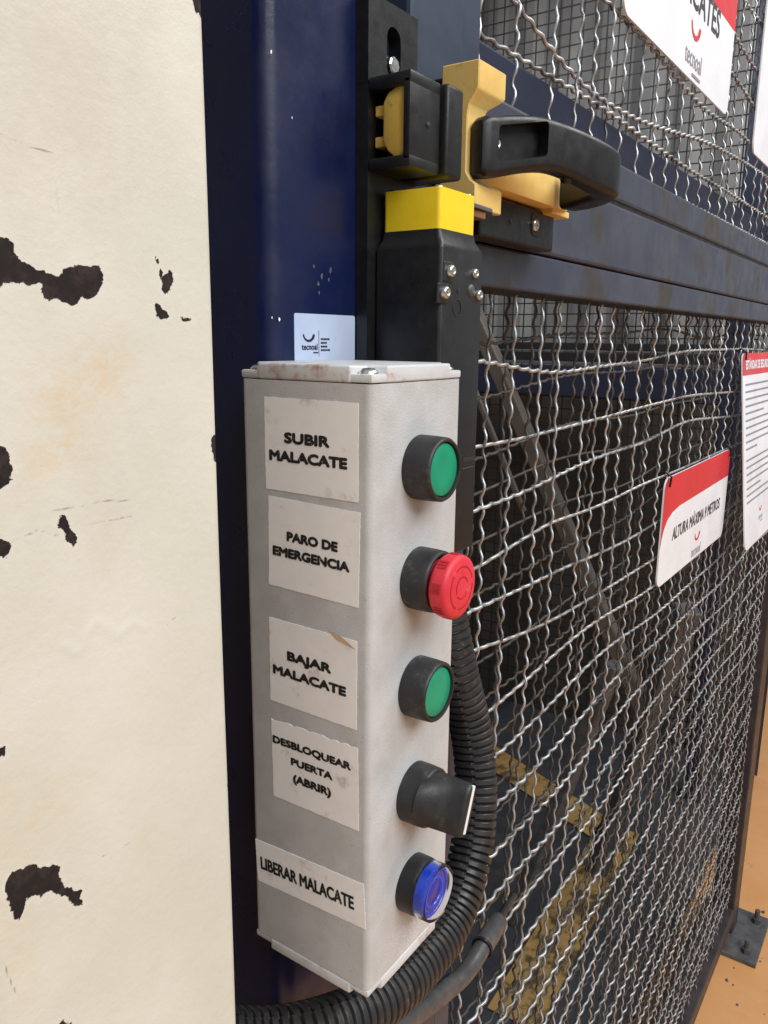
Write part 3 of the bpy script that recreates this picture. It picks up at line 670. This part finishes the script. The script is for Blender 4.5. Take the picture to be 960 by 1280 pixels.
# selector switch
b = autosmooth(bezel(zb4, .0125, .0152), 50); b['label'] = 'black rotary selector knob with a white line'
rows = []; n = 44; ang = math.radians(-22)
for tt, dpt in ((0, .0108), (.02, .0120), (.12, .0160), (.35, .0205), (.6, .0250), (.85, .0298), (.97, .0316), (1.0, .0320)):
    wx = .0122*(1-tt)**2.6+.0048; wz = .0134-.0004*tt
    if tt >= .97: wx -= .0006; wz -= .0007
    if tt >= 1: wx -= .0008; wz -= .0008
    e = 2.0+1.2*tt; rw = []
    for i in range(n):
        a = 2*math.pi*i/n; c_, s_ = math.cos(a), math.sin(a)
        x = wx*math.copysign(abs(c_)**(2/e), c_); z = wz*math.copysign(abs(s_)**(2/e), s_)
        rw.append((bxc+x*math.cos(ang)-z*math.sin(ang), by0-dpt, zb4+x*math.sin(ang)+z*math.cos(ang)))
    rows.append(rw)
kn = mk('selector_knob', grid_mesh('selector_knob', np.array(rows), True), 'blackdusty', b); autosmooth(kn, 45)
rm = Matrix.Rotation(-ang, 3, 'Y'); bm = bmesh.new(); box(bm, (-.0011, -.03235, -.0108), (.0011, -.0300, .0125), .0003)
for v in bm.verts: v.co = Vector((bxc, by0, zb4))+rm @ v.co
mk('white_line', bm, 'whiteprint', kn)
# blue illuminated button
b = autosmooth(bezel(zb5, .0095, .0148, 'black'), 50); b['label'] = 'blue lens button beside the LIBERAR MALACATE sticker'
prof = [(.0128, .0075), (.0128, .0142)]+[(r, .0142-.0006*(i % 2)) for i, r in enumerate((.0118, .0108))]
cpb = mk('lens', lathe([(.0132, .0075), (.0132, .0140), (.0124, .0146), (.0112, .0146), (.0108, .0140), (.0088, .0140), (.0085, .0144), (.0070, .0144), (.0067, .0139), (0, .0137)], (bxc, by0, zb5), AX, 48), 'blue', b); autosmooth(cpb, 40)
mk('lens_centre', lathe([(.0064, .0137), (.0062, .0141), (0, .0141)], (bxc, by0, zb5), AX, 40), 'bluedark', cpb, smooth=True)
mk('lens_ring', lathe([(.0088, .01395), (.0088, .0142), (.0107, .0142), (.0107, .01395)], (bxc, by0, zb5), AX, 40), 'bluedark', cpb)
mk('clear_shroud', lathe([(.0133, .0078), (.0143, .0078), (.0145, .0100), (.0143, .0165), (.0139, .0170), (.0134, .0168), (.0133, .0150), (.0133, .0078)], (bxc, by0, zb5), AX, 56), 'clear', b, smooth=True)

# ---------------------------------------------------------------- corrugated conduit and hose
pts = [onY(553, 748, .285), onY(571, 838, .272), onY(589, 915, .262), onY(595, 990, .252), onY(588, 1068, .245), onY(563, 1148, .240), onY(522, 1207, .236), onY(463, 1258, .236), onY(385, 1290, .245), onY(308, 1300, .262), onY(240, 1290, .275), onY(170, 1262, .285)]
path, s = spline(pts, 24); PITCH = .0061; P, q = resample(path, s, PITCH/12)
P, T, N, B = frames(P); a = np.linspace(0, 2*np.pi, 36, endpoint=False); r0 = .0158
def corr(sv):
    ph = (sv/PITCH) % 1; return np.interp(ph, [0, .10, .16, .70, .78, .88, 1], [-.0026, -.0003, .0002, .0001, -.0004, -.0027, -.0027])
seam = ((a > 1.2) & (a < 3.6)).astype(float)*.0014
rad = r0+corr(q[:, None]+seam[None, :])
V = P[:, None, :]+rad[..., None]*(np.cos(a)[None, :, None]*N[:, None, :]+np.sin(a)[None, :, None]*B[:, None, :])
co = mk('corrugated_conduit', grid_mesh('corrugated_conduit', V, True), 'rubber'); autosmooth(co, 24)
tag(co, 'black corrugated conduit looping under the grey control box', 'conduit')
hs = empty('cable_hose', onY(500, 1285, .28), 'smooth grey rubber hose running beneath the corrugated conduit', 'hose')
hp, s = spline([onY(622, 1152, .2905), onY(604, 1182, .282), onY(580, 1218, .28), onY(540, 1252, .276), onY(490, 1290, .268), onY(440, 1330, .262), (.325, .262, -.56), (.32, .262, -.75), (.32, .264, -1.2), (.32, .264, ZF)], 10)
rr = np.where(s < .052, .0094, .0080); mk('hose', tube_mesh('hose', hp, rr, 20), 'hose', hs, smooth=True)
mk('inner_cable', tube_mesh('inner_cable', spline([hp[1], onY(628, 1143, .296), onY(634, 1132, .301), onY(642, 1119, .306)], 8)[0], .004, 10), 'rubber', hs, smooth=True)
p0 = hp[np.searchsorted(s, .052)]; p1 = hp[np.searchsorted(s, .052)+1]
mk('cuff', lathe([(.0079, -.003), (.0099, -.003), (.0099, 0), (.0079, 0)], p0, p1-p0, 24), 'black', hs)

# ---------------------------------------------------------------- bolt housing on the post
PF = .262                                                # front face of the black mounting plate
xa = onY(460, 150, PF)[0]
hz = empty('bolt_housing', (xa+.02, YP, -.12), 'black plastic bolt housing on a long slotted plate above the yellow switch head', 'bolt housing')
xr = xa+.046; zt = .1705
zs0 = .1235
bm = bmesh.new()
# plate with slot: left, right, below and above the slot
sx0, sx1, sz0, sz1 = .3770, .3900, .1345, .1600
outer = [(xa, -.13), (xr, -.13), (xr, zt), (xa, zt)]
ring_o, ring_i = [], []
sl = rrect(sx0, sz0, sx1, sz1, .0063, 6)
def plate_with_hole(bm, outer_fn, inner, y0, y1):
    n = len(inner); cxm = sum(p[0] for p in inner)/n; czm = sum(p[1] for p in inner)/n
    (X0, Z0, X1, Z1) = outer_fn; O = []
    for p in inner:
        dx, dz = p[0]-cxm, p[1]-czm; k = 1e9
        if dx > 1e-9: k = min(k, (X1-cxm)/dx)
        if dx < -1e-9: k = min(k, (X0-cxm)/dx)
        if dz > 1e-9: k = min(k, (Z1-czm)/dz)
        if dz < -1e-9: k = min(k, (Z0-czm)/dz)
        O.append((cxm+dx*k, czm+dz*k))
    # add the exact corners by snapping the nearest points
    for c in ((X0, Z0), (X1, Z0), (X1, Z1), (X0, Z1)):
        i = min(range(n), key=lambda j: (O[j][0]-c[0])**2+(O[j][1]-c[1])**2); O[i] = c
    f = lambda L, y: [bm.verts.new((p[0], y, p[1])) for p in L]
    of, inf, ob, ib = f(O, y0), f(inner, y0), f(O, y1), f(inner, y1)
    for i in range(n):
        j = (i+1) % n
        bm.faces.new((of[i], of[j], inf[j], inf[i])); bm.faces.new((ob[i], ob[j], ib[j], ib[i]))
        bm.faces.new((inf[i], inf[j], ib[j], ib[i])); bm.faces.new((of[i], of[j], ob[j], ob[i]))
plate_with_hole(bm, (xa, .1285, xr, zt), sl, PF, YP-.0002)
box(bm, (xa, PF, -.13), (xr, YP-.0002, .1284))
mk('mounting_plate', bm, 'black', hz)
bl = mk('slot_bolt', lathe([(0, .0085), (.0038, .0085), (.0046, .0078), (.0046, .003), (.006, .003), (.006, 0), (0, 0)], (.3835, YP-.0005, .1415), (0, -1, 0), 8), 'zinc', hz)
# housing block with a window in its -x face (window seen from -x)
yb = .2360; zb0, zb1_ = .0855, .1305
bm = bmesh.new()
wy0, wy1, wz0, wz1 = yb+.0045, PF-.0008, zb0+.006, zb1_-.0065
x1b = .3895
box(bm, (xa, yb, zb1_-.0065), (x1b, PF-.0001, zb1_), .0012); box(bm, (xa, yb, zb0), (x1b, PF-.0001, zb0+.006), .0012)
box(bm, (xa, yb+.0002, zb0+.003), (x1b, yb+.0045, zb1_-.003), .001)
box(bm, (xa+.03, yb+.004, zb0+.005), (x1b-.001, PF-.0002, zb1_-.005))
autosmooth(mk('housing', bm, 'black', hz), 35)
bm = boxm((x1b+.0025, yb-.003, zb0-.0005), (x1b+.0195, PF+.003, zb1_+.0008), .0022, 3); autosmooth(mk('flange', bm, 'black', hz), 40)
mk('flange_neck', boxm((x1b-.001, yb+.002, zb0+.001), (x1b+.004, PF-.001, zb1_-.001)), 'black', hz)
mk('housing_rivet', lathe([(0, .0008), (.0012, .0006), (.0016, 0)], (.3775, yb+.0001, .108), (0, -1, 0), 12), 'blackdusty', hz)
# yellow bolt tongue inside the housing
ty0, ty1 = .2415, .2545
tg = empty('bolt_tongue', (xa+.015, .25, .092), 'rounded yellow bolt tongue poking into the black housing window', 'bolt')
pf = [(ty0, .0925), (ty0+.004, .0895+.0005), (ty1-.003, .0945), (ty1, .1000), (ty1, .1180), (ty1-.003, .1225), (ty0+.004, .1248), (ty0, .1248)]
autosmooth(mk('tongue', prism(pf, xa+.0025, xa+.029, 'x', .0012), 'tongue', tg), 40)
for z in (.0975, .1125): mk('prong', boxm((xa+.005, ty1-.001, z), (xa+.028, PF-.0009, z+.0052), .0006), 'tongue', tg)

# ---------------------------------------------------------------- safety switch
sw = empty('safety_switch', (.39, .24, -.12), 'black safety switch with yellow square head mounted behind the control box', 'switch')
x0, x1, y0, y1 = .3675, .4128, .2200, PF-.0001
def ringz(i, z): return [(x0+i, y0+i, z), (x1-i, y0+i, z), (x1-i, y1-i*.6, z), (x0+i, y1-i*.6, z)]
bm = bmesh.new(); rows = [[bm.verts.new(p) for p in ringz(i, z)] for i, z in ((0, -.120), (0, .0465), (.0012, .0492), (.0030, .0520), (.0038, .0560))]
for A, B_ in zip(rows, rows[1:]):
    for i in range(4): bm.faces.new((A[i], A[(i+1) % 4], B_[(i+1) % 4], B_[i]))
bm.faces.new(rows[0][::-1]); bm.faces.new(rows[-1]); bmesh.ops.recalc_face_normals(bm, faces=bm.faces)
es = [e for e in bm.edges if abs(e.verts[0].co.z-e.verts[1].co.z) > 1e-4]
bmesh.ops.bevel(bm, geom=es, offset=.0022, segments=4, affect='EDGES', profile=.5); body = mk('body', bm, 'black', sw); autosmooth(body, 30)
bm = boxm((x0+.0040, y0+.0040, .0561), (x1-.0040, y1-.0026, .0765)); es = [e for e in bm.edges if abs(e.verts[0].co.z-e.verts[1].co.z) > 1e-3]
bmesh.ops.bevel(bm, geom=es, offset=.0022, segments=4, affect='EDGES', profile=.5); hd = mk('head', bm, 'yellow', sw); autosmooth(hd, 35)
for (x, y) in ((x0+.0075, y0+.0075), (x1-.0075, y0+.0075), (x0+.0075, y1-.006)):
    mk('head_screw', lathe([(0, .0014), (.0018, .0013), (.0026, .0004), (.0026, 0)], (x, y, .0764), (0, 0, 1), 12), 'zinc', hd, smooth=True)
for (px, py, r) in ((560, 339, .0031), (553, 366, .0033)):
    p = onY(px, py, y0)
    mk('screw_recess', boxm((p[0]-.0052, y0-.0006, p[2]-.0055), (p[0]+.0052, y0+.001, p[2]+.0050), .0008), 'ink', body)
    scw = mk('screw', lathe([(r*.35, .0022), (r*.35, .0034), (r*.7, .0036), (r, .0026), (r, .0004)], (p[0]+.0003, y0, p[2]), (0, -1, 0), 18), 'zinc', body, smooth=True)
for (px, py, r) in ((593, 342, .0026), (598, 369, .0028)):
    p = onY(px, py, y0); mk('screw', lathe([(r*.35, .0008), (r*.35, .0018), (r*.7, .0020), (r, .0012), (r, -.0004)], (p[0], y0, p[2]), (0, -1, 0), 18), 'zinc', body, smooth=True)
p = onY(589, 363, y0); mk('indicator', lathe([(0, .0008), (.0030, .0006), (.0034, -.0004)], (p[0], y0, p[2]), (0, -1, 0), 20), 'hose', body, smooth=True)
p = onY(573, 363, y0); mk('small_hole', lathe([(0, .0004), (.0015, .0004), (.0018, -.0004)], (p[0], y0, p[2]), (0, -1, 0), 14), 'ink', body)
p = onY(571, 385, y0); mk('embossed_mark', lathe([(.0040, .0002), (.0044, .0003), (.0046, -.0002)], (p[0], y0, p[2]), (0, -1, 0), 20), 'blackdusty', body)
p = onY(585, 574, y0-.0003); bm = text_bm([('tronics', 0, 0, .0032, .013)], .0); mk('lettering', place(bm, (p[0]+.001, y0-.0003, p[2]-.001), PX, PZ), 'hose', body)
mk('underline', boxm((p[0]-.006, y0-.0004, p[2]-.0052), (p[0]+.0066, y0-.0001, p[2]-.0046)), 'hose', body)

# ---------------------------------------------------------------- bolt handle on the gate
hn = empty('sliding_gate_bolt', (.50, YG, .075), 'yellow sliding gate bolt with a chunky black grip', 'gate bolt')
# I-shaped ochre slider
yf = .250
def I_block(z0, z1, x0, x1, y0, y1): return boxm((x0, y0, z0), (x1, y1, z1), .0012, 2)
rows = []
prof = [(.0788, .0000), (.0930, .0000), (.0958, .0045), (.1005, .0078), (.1330, .0078), (.1385, .0066), (.1450, .0012), (.1468, 0), (.1622, 0)]
bm = bmesh.new(); R_ = []
for z, i in prof: R_.append([bm.verts.new(q) for q in ((.4555, yf+i*.9, z), (.4908-i*1.9, yf+i*.9, z), (.4908-i*1.9, .2757, z), (.4555, .2757, z))])
for A, B_ in zip(R_, R_[1:]):
    for i in range(4): bm.faces.new((A[i], A[(i+1) % 4], B_[(i+1) % 4], B_[i]))
bm.faces.new(R_[0][::-1]); bm.faces.new(R_[-1]); bmesh.ops.recalc_face_normals(bm, faces=bm.faces)
bmesh.ops.bevel(bm, geom=list(bm.edges), offset=.0007, segments=1, affect='EDGES'); sl_ = autosmooth(mk('slider', bm, 'ochre', hn), 28)
mk('slider_mount', boxm((.462, .2750, .085), (.486, YG+.0005, .158), .001), 'black', hn)
bar = autosmooth(mk('bolt_bar', prism([(.478, .0985), (.6235, .0985), (.6235, .1215), (.612, .1245), (.478, .1245)], .2600, .2855, 'y', .0010), 'ochre', hn), 30)
mk('bar_foot', boxm((.600, .262, .0945), (.632, .284, .0990), .0006), 'ochre', hn)
mk('rear_plate', boxm((.500, .2700, .0690), (.622, YG+.0005, .0965), .0015), 'black', hn)
p = onY(671, 281, .27)
mk('plate_slot', place(slab(rrect(p[0]-.010, p[2]-.0085, p[0]+.010, p[2]+.0085, .0055, 5), .0004), (0, .2699, 0), PX, PZ), 'ink', hn)
mk('slot_screw', lathe([(.001, .002), (.002, .0028), (.0042, .0022), (.0042, 0)], (p[0]-.005, .2697, p[2]-.001), (0, -1, 0), 14), 'zinc', hn, smooth=True)
mk('plate_rivet', lathe([(0, .001), (.0018, .0005), (.002, 0)], (.545, .2700, .083), (0, -1, 0), 12), 'ink', hn)
# metal actuator tab entering the switch head
mk('actuator_tab', prism([(.404, .2310), (.446, .2330), (.458, .2390), (.460, .2520), (.404, .2520)], .0735, .0758, 'z', .0004), 'plate', hn)
mk('tab_spring', boxm((.408, .2340, .0690), (.440, .2500, .0732), .0005), 'rust_and_floor_shade', hn)
# black grip: plan outline extruded, recess cut in the front
G0, G1 = .0975, .1315
def tz(x): return float(np.interp(x, [.4565, .475, .500, .530, .555, .575, .600, .620], [.1300, .1340, .1375, .1345, .1290, .1250, .1235, .1230]))
def bz(x): return float(np.interp(x, [.4565, .465, .485, .505, .520, .535, .560, .620], [.0960, .0962, .1020, .1062, .1062, .1020, .0970, .0965]))
gp, gs = spline([(.4570, .2510, 0), (.4750, .2440, 0), (.4950, .2362, 0), (.5200, .2255, 0), (.5430, .2155, 0), (.5600, .2108, 0), (.5740, .2125, 0), (.5880, .2245, 0), (.6000, .2385, 0), (.6060, .2540, 0)], 8)
gp, gq = resample(gp, gs, .0028)
for k in range(3): gp[1:-1] = (gp[:-2]+2*gp[1:-1]+gp[2:])/4
gt = np.gradient(gp, axis=0); gt /= np.linalg.norm(gt, axis=1)[:, None]; gn = np.stack([-gt[:, 1], gt[:, 0], 0*gt[:, 0]], 1)
zt_ = np.array([tz(p[0]) for p in gp]); zb_g = np.array([bz(p[0]) for p in gp])
for arr in (zt_, zb_g):
    q = np.convolve(np.pad(arr, 4, 'edge'), np.ones(9)/9, 'valid'); arr[:] = q
rows = []; m = len(gp)
for i in range(m):
    u_ = i/(m-1); th = .0075+.0035*np.clip((u_-.5)/.3, 0, 1); cap = 0.
    if i == 0: cap = .0022
    if i == m-1: cap = .003
    sec = rrect(-th+cap, zb_g[i]+cap, th-cap, zt_[i]-cap, .0042-cap*.5, 4)
    rows.append([tuple(gp[i]+gn[i]*p[0]+np.array([0, 0, p[1]])) for p in sec])
grip = mk('grip', grid_mesh('grip', np.array(rows), True), 'black', hn)
def cutter(bm):
    m_ = bpy.data.meshes.new('cut'); bmesh.ops.recalc_face_normals(bm, faces=bm.faces); bm.to_mesh(m_); bm.free(); o = bpy.data.objects.new('cut', m_); scene.collection.objects.link(o); return o
u = Vector((.0525, -.0200, 0)).normalized(); nv = Vector((-u.y, u.x, 0)) # along front, and inward (towards the gate)
oc = Vector((.4636, .2400, 0))
def loc(a, dpt, z): return oc+u*a+nv*dpt+Vector((0, 0, z))
bm = bmesh.new(); pl = [(p[0], p[1]+.2*p[0]) for p in rrect(.0004, .1056, .0412, .1262, .0024, 4)]
va = [bm.verts.new(loc(p[0], -.012, p[1])) for p in pl]; vb = [bm.verts.new(loc(p[0]+.001, .0095, p[1])) for p in pl]; n = len(pl)
bm.faces.new(va); bm.faces.new(vb[::-1])
for i in range(n): bm.faces.new((va[i], va[(i+1) % n], vb[(i+1) % n], vb[i]))
c1 = cutter(bm)
for c in (c1,):
    c.location = (0, 0, H); mdf = grip.modifiers.new('b', 'BOOLEAN'); mdf.operation = 'DIFFERENCE'; mdf.object = c; mdf.solver = 'EXACT'
bpy.context.view_layer.update()
me = bpy.data.meshes.new_from_object(grip.evaluated_get(bpy.context.evaluated_depsgraph_get())); grip.modifiers.clear(); grip.data = me
for c in (c1,): bpy.data.objects.remove(c)
autosmooth(grip, 40)
mk('grip_screw', lathe([(.001, .0015), (.0018, .0024), (.0036, .0018), (.0036, 0)], loc(.0062, .0093, .1175), tuple(-nv), 14), 'zinc', grip, smooth=True)
mk('grip_boss', lathe([(0, -.004), (.003, -.004), (.004, -.002), (.004, .003)], (.528, .2225, .1055), (0, 0, 1), 16), 'black', grip, smooth=True)
mk('grip_fin', prism([(.470, .1300), (.505, .1300), (.478, .1400), (.470, .1400)], .262, .283, 'y', .001), 'black', hn)

for o in list(scene.objects):
    if '_w' in o: del o['_w']
